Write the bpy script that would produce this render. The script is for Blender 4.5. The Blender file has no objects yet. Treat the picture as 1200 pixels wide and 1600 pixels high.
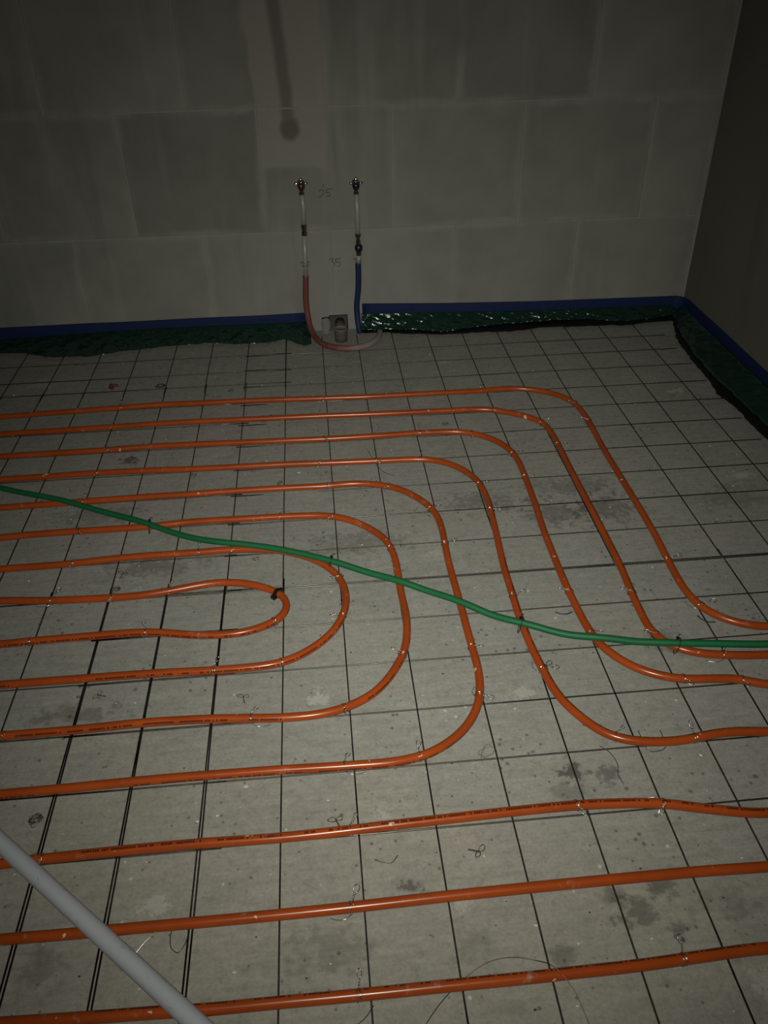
import bpy, math, random
from mathutils import Vector, Matrix, noise

# ------------------------------------------------------------------ camera
F_PX, YAW, PITCH, ROLL = 1294.997, 0.0799232, 0.6115185, -0.0182701
CAM = Vector((0.1355067, -2.9066070, 1.4253419))
fwd = Vector((math.sin(YAW)*math.cos(PITCH), math.cos(YAW)*math.cos(PITCH), -math.sin(PITCH)))
rgt = Vector((math.cos(YAW), -math.sin(YAW), 0))
upv = rgt.cross(fwd)
rgt2 = rgt*math.cos(ROLL) + upv*math.sin(ROLL)
upv2 = -rgt*math.sin(ROLL) + upv*math.cos(ROLL)
scene = bpy.context.scene
COL = scene.collection
cam_data = bpy.data.cameras.new('camera')
cam = bpy.data.objects.new('camera', cam_data)
COL.objects.link(cam)
cam_data.sensor_fit = 'VERTICAL'
cam_data.sensor_height = 24.0
cam_data.lens = F_PX/1600*24.0
cam_data.clip_start = 0.02
cam.matrix_world = Matrix(((rgt2.x, upv2.x, -fwd.x, CAM.x), (rgt2.y, upv2.y, -fwd.y, CAM.y),
                           (rgt2.z, upv2.z, -fwd.z, CAM.z), (0, 0, 0, 1)))
scene.camera = cam

# ------------------------------------------------------------------ world, phone flash, exposure
world = bpy.data.worlds.new('dark_room')
scene.world = world
world.use_nodes = True
world.node_tree.nodes['Background'].inputs[0].default_value = (0.9, 0.95, 1.0, 1)
world.node_tree.nodes['Background'].inputs[1].default_value = 0.002

flash_data = bpy.data.lights.new('phone_flash', 'SPOT')
flash_data.energy = 252
flash_data.color = (1.0, 0.985, 0.865)
flash_data.shadow_soft_size = 0.004
flash_data.spot_size = math.radians(150)
flash_data.spot_blend = 0.3
flash_data.use_nodes = True        # the flash lens throws a beam that fades away from its axis
_t = flash_data.node_tree
_em = next(n for n in _t.nodes if n.type == 'EMISSION')
_tc = _t.nodes.new('ShaderNodeTexCoord')
_sp = _t.nodes.new('ShaderNodeSeparateXYZ')
_ab = _t.nodes.new('ShaderNodeMath'); _ab.operation = 'ABSOLUTE'
_pw = _t.nodes.new('ShaderNodeMath'); _pw.operation = 'POWER'; _pw.inputs[1].default_value = 8.0
_t.links.new(_tc.outputs['Normal'], _sp.inputs[0])
_t.links.new(_sp.outputs[2], _ab.inputs[0]); _t.links.new(_ab.outputs[0], _pw.inputs[0])
_t.links.new(_pw.outputs[0], _em.inputs['Strength'])
flash = bpy.data.objects.new('phone_flash', flash_data)
COL.objects.link(flash)
FLASH_AT = CAM - rgt*0.012 + upv*0.008
flash_aim = (fwd + rgt2*0.03 + upv2*0.035).normalized()
flash.location = FLASH_AT
flash.rotation_euler = flash_aim.to_track_quat('-Z', 'Y').to_euler()

scene.view_settings.view_transform = 'Standard'
scene.view_settings.look = 'None'
scene.view_settings.exposure = 0.0
scene.view_settings.gamma = 1.0
scene.view_settings.use_curve_mapping = False

random.seed(7)

# measured floor coordinates in metres
PIPE_PATHS = {
 'A': [(-1.0203,-0.1614),(-0.7526,-0.1494),(-0.4573,-0.1349),(-0.3411,-0.1387),(-0.1488,-0.1414),(0.0036,-0.1479),(0.1506,-0.1553),(0.3038,-0.1624),(0.3632,-0.1618),(0.5957,-0.1637),(0.7267,-0.1637),(0.8077,-0.1576),(0.8845,-0.1669),(0.956,-0.1966),(1.005,-0.2389),(1.0408,-0.299),(1.053,-0.4211),(1.0472,-0.6187),(1.047,-0.7866),(1.0478,-0.9301),(1.0463,-1.0981),(1.039,-1.2271),(1.0365,-1.3236),(1.0447,-1.3877),(1.0621,-1.4261),(1.099,-1.4644),(1.1486,-1.4894),(1.1856,-1.4968)],
 'B': [(-0.9839,-0.291),(-0.7565,-0.2883),(-0.4386,-0.2798),(-0.3273,-0.2799),(0.0033,-0.2874),(0.1574,-0.2914),(0.3508,-0.299),(0.5962,-0.3035),(0.6951,-0.307),(0.7607,-0.327),(0.836,-0.3718),(0.8883,-0.4202),(0.9042,-0.4901),(0.9066,-0.5814),(0.9056,-0.6875),(0.905,-0.8039),(0.906,-0.9463),(0.9059,-1.0856),(0.905,-1.2152),(0.8998,-1.3088),(0.8959,-1.384),(0.8953,-1.4554),(0.9004,-1.4947),(0.9175,-1.5254),(0.9405,-1.5474),(0.9796,-1.5665),(1.0292,-1.5781),(1.1405,-1.5899)],
 'C': [(-0.9404,-0.4462),(-0.7226,-0.4446),(-0.6033,-0.4438),(-0.4565,-0.4376),(-0.3117,-0.4395),(-0.1508,-0.4454),(0.0043,-0.4506),(0.1514,-0.4547),(0.3367,-0.4537),(0.4578,-0.4511),(0.5785,-0.4563),(0.6352,-0.4741),(0.6838,-0.5083),(0.7238,-0.558),(0.7467,-0.6209),(0.7532,-0.6857),(0.752,-0.7716),(0.7482,-0.9049),(0.74,-1.0533),(0.7383,-1.1997),(0.7381,-1.2781),(0.7419,-1.3845),(0.7483,-1.4627),(0.7599,-1.513),(0.7843,-1.5586),(0.8172,-1.5974),(0.854,-1.6216),(0.8903,-1.6374),(0.9248,-1.645),(0.9789,-1.6487),(1.0336,-1.6544),(1.0661,-1.6657),(1.0964,-1.6807)],
 'D': [(-0.8993,-0.5925),(-0.7508,-0.5905),(-0.5911,-0.5877),(-0.4494,-0.5905),(-0.2962,-0.5983),(-0.1531,-0.6011),(0.0052,-0.6036),(0.125,-0.6095),(0.3011,-0.6166),(0.4405,-0.6219),(0.5007,-0.6408),(0.547,-0.6777),(0.585,-0.7319),(0.6048,-0.7898),(0.6115,-0.8792),(0.6059,-1.004),(0.5937,-1.195),(0.592,-1.3062),(0.5905,-1.3874),(0.5927,-1.4619),(0.5972,-1.5282),(0.6054,-1.5873),(0.6123,-1.6358),(0.6251,-1.6811),(0.6432,-1.7144),(0.6683,-1.7547),(0.6949,-1.7818),(0.7185,-1.7945),(0.7561,-1.8061),(0.7892,-1.8103),(0.8298,-1.8128),(0.8731,-1.8088),(0.9181,-1.8014),(0.9606,-1.8006),(0.995,-1.8025),(1.0345,-1.8083)],
 'E': [(-0.8537,-0.7552),(-0.7465,-0.7536),(-0.5229,-0.7476),(-0.3789,-0.7446),(-0.2819,-0.745),(-0.1454,-0.7426),(0.0061,-0.7435),(0.1307,-0.7468),(0.1846,-0.742),(0.2502,-0.7458),(0.3087,-0.7634),(0.3556,-0.7904),(0.3994,-0.8379),(0.4346,-0.895),(0.4477,-0.938),(0.4533,-1.0028),(0.4489,-1.1512),(0.4503,-1.2521),(0.4523,-1.3411),(0.4531,-1.4311),(0.455,-1.5088),(0.456,-1.5614),(0.4523,-1.6053),(0.4477,-1.6302),(0.441,-1.6582),(0.4245,-1.6935),(0.4016,-1.7271),(0.3686,-1.7584),(0.331,-1.7816),(0.2979,-1.7964),(0.2475,-1.8043),(0.214,-1.8073),(0.181,-1.8056),(0.1308,-1.8053),(-0.0005,-1.8014),(-0.1503,-1.7995),(-0.1789,-1.799),(-0.3009,-1.7998),(-0.4466,-1.8027),(-0.5596,-1.8034)],
 'F': [(-0.8096,-0.9122),(-0.7447,-0.907),(-0.5865,-0.9043),(-0.4042,-0.9041),(-0.2673,-0.8938),(-0.1427,-0.8948),(0.007,-0.8968),(0.1066,-0.9031),(0.1477,-0.9126),(0.1989,-0.9394),(0.2428,-0.9793),(0.2842,-1.0334),(0.2982,-1.0768),(0.3057,-1.1269),(0.3072,-1.1965),(0.3065,-1.283),(0.3106,-1.3502),(0.3077,-1.4041),(0.2998,-1.4597),(0.2859,-1.5016),(0.2596,-1.5509),(0.2373,-1.5828),(0.2131,-1.6096),(0.1796,-1.6328),(0.1459,-1.648),(0.1029,-1.6592),(0.0649,-1.6635),(-0.0023,-1.6629),(-0.061,-1.6577),(-0.1518,-1.6501),(-0.1936,-1.6484),(-0.2975,-1.6458),(-0.4403,-1.6506),(-0.6023,-1.6513)],
 'G': [(-0.7682,-1.0599),(-0.598,-1.0575),(-0.4448,-1.0459),(-0.2966,-1.0435),(-0.2526,-1.044),(-0.1434,-1.0414),(-0.0757,-1.0474),(-0.0133,-1.0587),(0.0574,-1.0911),(0.1006,-1.1243),(0.129,-1.158),(0.1529,-1.2012),(0.1637,-1.2547),(0.1627,-1.305),(0.1525,-1.3452),(0.1328,-1.3901),(0.1,-1.4318),(0.0608,-1.4649),(0.0302,-1.4831),(-0.0043,-1.4963),(-0.0491,-1.502),(-0.1531,-1.5034),(-0.2079,-1.5017),(-0.3187,-1.4982),(-0.4474,-1.4979),(-0.6453,-1.4981)],
 'H': [(-0.7303,-1.195),(-0.5974,-1.208),(-0.4825,-1.2129),(-0.381,-1.2137),(-0.2952,-1.2025),(-0.2382,-1.1912),(-0.1888,-1.1826),(-0.1383,-1.1842),(-0.0787,-1.1999),(-0.0277,-1.2276),(0.0009,-1.2524),(0.0143,-1.289),(0.0064,-1.3247),(-0.0173,-1.3507),(-0.0641,-1.3736),(-0.1075,-1.3839),(-0.162,-1.3837),(-0.22,-1.3776),(-0.2998,-1.3599),(-0.3598,-1.3535),(-0.4556,-1.3547),(-0.6085,-1.3576),(-0.6838,-1.3607)],
 'I': [(-0.5157,-1.9599),(-0.4384,-1.9576),(-0.3027,-1.955),(-0.1517,-1.9545),(0.0002,-1.9576),(0.1453,-1.9544),(0.2009,-1.9523),(0.2967,-1.9496),(0.448,-1.9454),(0.5792,-1.9442),(0.6575,-1.9478),(0.736,-1.955),(0.7659,-1.961),(0.824,-1.9763),(0.8825,-1.9894),(0.9423,-1.9983)],
 'J': [(-0.4748,-2.1056),(-0.3669,-2.1073),(-0.231,-2.1078),(-0.1486,-2.1086),(-0.0023,-2.1087),(0.102,-2.1079),(0.1869,-2.1064),(0.3014,-2.1041),(0.4463,-2.1028),(0.5341,-2.1023),(0.7414,-2.1025),(0.8901,-2.106)],
 'K': [(-0.4362,-2.2432),(-0.286,-2.2483),(-0.1852,-2.2509),(-0.1091,-2.254),(-0.0,-2.2544),(0.0956,-2.2554),(0.1734,-2.2556),(0.2991,-2.2554),(0.4369,-2.2557),(0.4907,-2.2548),(0.5989,-2.2541),(0.7378,-2.2488),(0.8215,-2.2474)],
}
TIES = {
 'A': [(-0.5987,-0.143),(0.1507,-0.1517),(0.7267,-0.1637),(0.8904,-0.1676),(1.038,-0.3086),(1.0545,-0.4352),(1.0445,-1.2221),(1.0514,-1.4081)],
 'B': [(-0.6103,-0.285),(0.1165,-0.2913),(0.5967,-0.3002),(0.7431,-0.3225),(0.897,-0.4304),(0.9066,-0.5814),(0.8898,-1.3385),(0.9065,-1.4954),(1.0404,-1.5772)],
 'C': [(-0.5912,-0.441),(0.1341,-0.4527),(0.4632,-0.4606),(0.6371,-0.4632),(0.752,-0.6256),(0.7524,-0.7698),(0.736,-1.3167),(0.7543,-1.4746),(0.9169,-1.6422),(1.0492,-1.66)],
 'D': [(-0.5915,-0.5858),(0.1146,-0.6122),(0.2966,-0.6213),(0.4405,-0.6219),(0.6088,-0.7903),(0.6112,-0.9399),(0.5904,-1.3137),(0.6054,-1.5873),(0.7118,-1.7938),(0.8724,-1.8104)],
 'E': [(-0.605,-0.7488),(0.1307,-0.7468),(0.3241,-0.7688),(0.4339,-0.9),(0.4546,-1.0793),(0.4417,-1.4966),(0.4445,-1.6395),(0.2911,-1.7974),(0.1348,-1.8041)],
 'F': [(-0.5892,-0.9087),(-0.0155,-0.896),(0.1459,-0.9108),(0.3014,-1.0801),(0.2844,-1.5014),(0.1458,-1.6498),(-0.061,-1.6559),(-0.5949,-1.6538)],
 'G': [(-0.5726,-1.0561),(-0.2297,-1.045),(-0.1433,-1.0429),(0.1497,-1.1955),(0.1473,-1.3518),(-0.0028,-1.4943),(-0.1604,-1.5047)],
 'H': [(-0.598,-1.2055),(-0.4405,-1.2199),(-0.2952,-1.2025),(-0.0251,-1.3546),(-0.3392,-1.3557),(-0.6082,-1.3588)],
 'I': [(-0.4408,-1.9574),(0.1356,-1.9534),(0.5833,-1.9432),(0.7513,-1.9588)],
 'J': [(0.1268,-2.1069)],
 'K': [(0.1339,-2.2552),(0.6763,-2.2512)],
}
GREEN = [(-0.8737,-0.6654),(-0.7486,-0.7259),(-0.6156,-0.7876),(-0.4403,-0.885),(-0.3506,-0.9394),(-0.2792,-0.9813),(-0.2545,-0.9962),(-0.1991,-1.0203),(-0.145,-1.0352),(-0.0735,-1.0549),(0.0062,-1.0841),(0.0672,-1.1123),(0.144,-1.153),(0.2671,-1.2248),(0.3066,-1.2515),(0.3841,-1.2984),(0.4505,-1.3479),(0.5101,-1.3941),(0.5637,-1.4291),(0.6163,-1.4554),(0.6695,-1.4813),(0.7045,-1.4962),(0.7769,-1.5149),(0.867,-1.5343),(0.932,-1.5477),(1.033,-1.5596),(1.1435,-1.5735)]
CLIP_AT = (-0.0125, -1.2356)
TIE_POS = [(-0.3925, -0.9218), (0.1216, -1.1558), (0.5791, -1.4444), (0.9296, -1.5528)]

# ------------------------------------------------------------------ helpers
def mesh_obj(name, verts, faces, mat=None, parent=None, smooth=False, uvs=None):
    me = bpy.data.meshes.new(name)
    me.from_pydata([tuple(v) for v in verts], [], faces)
    if uvs is not None:
        lay = me.uv_layers.new(name='UVMap')
        for poly, fuv in zip(me.polygons, uvs):
            for li, uv in zip(poly.loop_indices, fuv):
                lay.data[li].uv = uv
    if smooth:
        me.polygons.foreach_set('use_smooth', [True]*len(me.polygons))
    me.update()
    return link(name, me, mat, parent)

def link(name, me, mat=None, parent=None):
    if mat is not None and not me.materials:
        me.materials.append(mat)
    o = bpy.data.objects.new(name, me)
    COL.objects.link(o)
    if parent is not None:
        o.parent = parent
    return o

def empty(name, loc=(0, 0, 0), rot=(0, 0, 0)):
    o = bpy.data.objects.new(name, None)
    o.empty_display_size = 0.02
    COL.objects.link(o)
    o.location = loc
    o.rotation_euler = rot
    return o

def tag(o, label, cat=None, group=None, kind=None):
    if label: o['label'] = label
    if cat: o['category'] = cat
    if group: o['group'] = group
    if kind: o['kind'] = kind
    return o

def catmull(pts, step):
    """smooth curve through the points, resampled to about `step`"""
    P = [Vector(p) for p in pts]
    P = [P[0]*2-P[1]] + P + [P[-1]*2-P[-2]]
    out = []
    for i in range(1, len(P)-2):
        a, b, c, d = P[i-1], P[i], P[i+1], P[i+2]
        n = max(1, int((c-b).length/step))
        for k in range(n):
            t = k/n
            out.append(0.5*((2*b)+(c-a)*t+(2*a-5*b+4*c-d)*t*t+(3*b-a-3*c+d)*t**3))
    out.append(P[-2].copy())
    return out

def resample(P, step):
    L = [0]
    for a, b in zip(P, P[1:]): L.append(L[-1]+(b-a).length)
    n = max(2, int(L[-1]/step)); out = []; j = 0
    for k in range(n+1):
        s = L[-1]*k/n
        while j < len(L)-2 and L[j+1] < s: j += 1
        t = (s-L[j])/max(1e-9, L[j+1]-L[j])
        out.append(P[j].lerp(P[j+1], min(1, t)))
    return out

def smooth_path(P, it):
    P = [p.copy() for p in P]
    for _ in range(it):
        Q = [p.copy() for p in P]
        for i in range(1, len(P)-1):
            Q[i] = (P[i-1]+P[i]*2+P[i+1])/4
        P = Q
    return P

def frames(P):
    T = []
    for i in range(len(P)):
        a = P[max(0, i-1)]; b = P[min(len(P)-1, i+1)]
        d = b-a
        T.append(d.normalized() if d.length > 1e-9 else Vector((0, 0, 1)))
    ref = Vector((0, 0, 1)) if abs(T[0].z) < 0.9 else Vector((0, 1, 0))
    N = [(ref-T[0]*ref.dot(T[0])).normalized()]
    for i in range(1, len(P)):
        n = N[-1]-T[i]*N[-1].dot(T[i])
        N.append(n.normalized())
    return T, N

def tube_data(P, r, seg=10, caps=True, v0=0.0, twist=0.0):
    """r: number or list of radii. returns verts, faces, uvs (u metres along, v round)"""
    P = [Vector(p) for p in P]
    T, N = frames(P)
    V = []; Fc = []; U = []
    R = r if isinstance(r, (list, tuple)) else [r]*len(P)
    s = 0; S = [0]
    for a, b in zip(P, P[1:]):
        s += (b-a).length; S.append(s)
    for i, p in enumerate(P):
        B = T[i].cross(N[i])
        for k in range(seg):
            a = 2*math.pi*k/seg
            V.append(p+N[i]*(math.cos(a)*R[i])+B*(math.sin(a)*R[i]))
    for i in range(len(P)-1):
        for k in range(seg):
            k2 = (k+1) % seg
            Fc.append((i*seg+k, i*seg+k2, (i+1)*seg+k2, (i+1)*seg+k))
            va, vb = k/seg+v0, (k+1)/seg+v0
            ta, tb = twist*S[i], twist*S[i+1]
            U.append(((S[i], va+ta), (S[i], vb+ta), (S[i+1], vb+tb), (S[i+1], va+tb)))
    if caps:
        Fc.append(tuple(reversed(range(seg)))); U.append([(0, 0)]*seg)
        n = len(P)-1
        Fc.append(tuple(range(n*seg, n*seg+seg))); U.append([(0, 0)]*seg)
    return V, Fc, U

def tube(name, P, r, mat, parent=None, seg=10, v0=0.0, twist=0.0, smooth=True):
    V, Fc, U = tube_data(P, r, seg, True, v0, twist)
    return mesh_obj(name, V, Fc, mat, parent, smooth, U)

def multi_tube(name, paths, r, mat, parent=None, seg=6):
    V = []; Fc = []
    for P in paths:
        v, f, _ = tube_data(P, r, seg)
        o = len(V); V += v; Fc += [tuple(i+o for i in q) for q in f]
    return mesh_obj(name, V, Fc, mat, parent, True)

def lathe(name, prof, mat, parent=None, seg=20, axis='Z', center=(0, 0, 0), smooth=True):
    """prof: list of (radius, height)"""
    V = []; Fc = []
    for r, h in prof:
        for k in range(seg):
            a = 2*math.pi*k/seg
            c, s = math.cos(a)*r, math.sin(a)*r
            v = (c, s, h) if axis == 'Z' else ((c, h, s) if axis == 'Y' else (h, c, s))
            V.append(Vector(v)+Vector(center))
    for i in range(len(prof)-1):
        for k in range(seg):
            k2 = (k+1) % seg
            Fc.append((i*seg+k, i*seg+k2, (i+1)*seg+k2, (i+1)*seg+k))
    Fc.append(tuple(reversed(range(seg))))
    n = len(prof)-1
    Fc.append(tuple(range(n*seg, n*seg+seg)))
    return mesh_obj(name, V, Fc, mat, parent, smooth)

def box_data(x0, x1, y0, y1, z0, z1):
    V = [(x, y, z) for z in (z0, z1) for y in (y0, y1) for x in (x0, x1)]
    Fc = [(0, 2, 3, 1), (4, 5, 7, 6), (0, 1, 5, 4), (2, 6, 7, 3), (0, 4, 6, 2), (1, 3, 7, 5)]
    return V, Fc

def ngauss(): return random.gauss(0, 1)

# ------------------------------------------------------------------ materials
class NT:
    def __init__(s, name):
        s.m = bpy.data.materials.new(name); s.m.use_nodes = True
        s.t = s.m.node_tree; s.b = s.t.nodes['Principled BSDF']
    def n(s, typ, **kw):
        nd = s.t.nodes.new(typ)
        for k, v in kw.items():
            if k.startswith('i_'):
                key = k[2:]
                nd.inputs[int(key) if key.isdigit() else key.replace('_', ' ')].default_value = v
            else: setattr(nd, k, v)
        return nd
    def l(s, a, b): s.t.links.new(a, b)
    def val(s, sock, v):
        if hasattr(v, 'links') or isinstance(v, bpy.types.NodeSocket): s.l(v, sock)
        else: sock.default_value = v
    def math(s, op, a, b=0.0, c=0.0, clamp=False):
        nd = s.t.nodes.new('ShaderNodeMath'); nd.operation = op; nd.use_clamp = clamp
        for i, v in enumerate((a, b, c)): s.val(nd.inputs[i], v)
        return nd.outputs[0]
    def mix(s, fac, a, b):
        nd = s.t.nodes.new('ShaderNodeMix'); nd.data_type = 'RGBA'
        s.val(nd.inputs[0], fac); s.val(nd.inputs[6], a); s.val(nd.inputs[7], b)
        return nd.outputs[2]
    def ramp(s, x, a, b, lo=0.0, hi=1.0):
        nd = s.t.nodes.new('ShaderNodeMapRange'); nd.interpolation_type = 'SMOOTHSTEP'
        s.val(nd.inputs[0], x)
        nd.inputs[1].default_value = a; nd.inputs[2].default_value = b
        nd.inputs[3].default_value = lo; nd.inputs[4].default_value = hi
        return nd.outputs[0]
    def noise(s, vec, scale, detail=3, rough=0.5, col=False):
        nd = s.n('ShaderNodeTexNoise', i_Scale=scale, i_Detail=detail, i_Roughness=rough)
        if vec is not None: s.l(vec, nd.inputs['Vector'])
        return nd.outputs[1 if col else 0]
    def scaled(s, vec, sc, off=(0, 0, 0)):
        nd = s.t.nodes.new('ShaderNodeMapping'); s.l(vec, nd.inputs[0])
        nd.inputs[1].default_value = off; nd.inputs[3].default_value = sc
        return nd.outputs[0]
    def bump(s, h, strength, dist):
        nd = s.n('ShaderNodeBump', i_Strength=strength, i_Distance=dist)
        s.l(h, nd.inputs['Height']); s.l(nd.outputs[0], s.b.inputs['Normal'])
    def set(s, **kw):
        for k, v in kw.items(): s.val(s.b.inputs[k.replace('_', ' ')], v)
        return s.m

def rgba(r, g, b): return (r, g, b, 1)

def mat_plain(name, col, rough=0.5, metal=0.0, spec=0.5, var=0.12, scale=60.0):
    t = NT(name)
    pos = t.n('ShaderNodeNewGeometry').outputs['Position']
    f = t.noise(pos, scale, 4)
    c = t.mix(f, rgba(*[x*(1-var) for x in col]), rgba(*[min(1, x*(1+var)) for x in col]))
    return t.set(Base_Color=c, Roughness=rough, Metallic=metal, Specular_IOR_Level=spec)

def mat_floor():
    t = NT('floor_concrete')
    pos = t.n('ShaderNodeNewGeometry').outputs['Position']
    big = t.noise(pos, 1.3, 4, 0.55)
    mid = t.noise(pos, 7, 5, 0.6)
    streak = t.noise(t.scaled(pos, (9, 70, 1)), 1.0, 5, 0.65)
    fine = t.noise(pos, 140, 4, 0.7)
    sep = t.n('ShaderNodeSeparateXYZ'); t.l(pos, sep.inputs[0])
    c = t.mix(t.ramp(big, 0.36, 0.66), rgba(0.242, 0.243, 0.222), rgba(0.268, 0.262, 0.236))
    brown = t.math('ADD', sep.outputs[1], t.math('MULTIPLY', t.math('SUBTRACT', big, 0.5), 1.4))
    c = t.mix(t.ramp(brown, -1.65, -2.15, 0, 0.85), c, rgba(0.270, 0.250, 0.212))
    c = t.mix(t.ramp(mid, 0.3, 0.75, 0, 0.40), c, rgba(0.19, 0.187, 0.168))
    c = t.mix(t.ramp(streak, 0.46, 0.72, 0, 0.38), c, rgba(0.155, 0.153, 0.138))
    c = t.mix(t.ramp(streak, 0.5, 0.25, 0, 0.30), c, rgba(0.35, 0.345, 0.315))
    c = t.mix(t.ramp(fine, 0.38, 0.72, 0, 0.38), c, rgba(0.125, 0.123, 0.110))
    mott = t.noise(pos, 46, 5, 0.68)
    c = t.mix(t.ramp(mott, 0.50, 0.68, 0, 0.42), c, rgba(0.135, 0.133, 0.118))
    c = t.mix(t.ramp(mott, 0.46, 0.30, 0, 0.30), c, rgba(0.34, 0.335, 0.305))
    # scraped-off splashes and dark smudges where they lie on the slab: x, y, radius, strength, pale?
    wob = t.noise(pos, 26, 4, 0.65)
    wob2 = t.noise(pos, 70, 4, 0.7)
    for (x, y, rx, ry, st, pale) in STAINS:
        dx = t.math('DIVIDE', t.math('SUBTRACT', sep.outputs[0], x), rx)
        dy = t.math('DIVIDE', t.math('SUBTRACT', sep.outputs[1], y), ry)
        d = t.math('SQRT', t.math('ADD', t.math('MULTIPLY', dx, dx), t.math('MULTIPLY', dy, dy)))
        d = t.math('ADD', d, t.math('MULTIPLY', t.math('SUBTRACT', wob, 0.5), 3.4))
        d = t.math('ADD', d, t.math('MULTIPLY', t.math('SUBTRACT', wob2, 0.5), 3.0))
        m = t.ramp(d, 1.05, 0.30, 0, st*(0.55 if pale else 1.0))
        c = t.mix(m, c, rgba(0.50, 0.49, 0.46) if pale else rgba(0.035, 0.034, 0.030))
    # pock marks and grit
    vor = t.n('ShaderNodeTexVoronoi', i_Scale=38.0, i_Randomness=1.0); t.l(pos, vor.inputs['Vector'])
    speck = t.ramp(t.math('ADD', vor.outputs['Distance'], t.math('MULTIPLY', t.noise(pos, 5, 3), 0.55)), 0.42, 0.31)
    c = t.mix(t.math('MULTIPLY', speck, 0.62), c, rgba(0.04, 0.04, 0.036))
    vor2 = t.n('ShaderNodeTexVoronoi', i_Scale=24.0, i_Randomness=1.0); t.l(t.scaled(pos, (1, 1, 1), (3.3, 1.7, 0)), vor2.inputs['Vector'])
    speck2 = t.ramp(t.math('ADD', vor2.outputs['Distance'], t.math('MULTIPLY', t.noise(pos, 3.7, 3), 0.5)), 0.29, 0.23)
    c = t.mix(t.math('MULTIPLY', speck2, 0.5), c, rgba(0.55, 0.54, 0.5))
    t.bump(t.math('ADD', t.math('MULTIPLY', streak, 0.6), fine), 0.35, 0.0015)
    return t.set(Base_Color=c, Roughness=0.82, Specular_IOR_Level=0.25)

BX0, BW, BH, BZ = 0.470, 0.515, 0.457, 0.430     # block bond: joint offset, length, height, first bed joint

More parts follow.
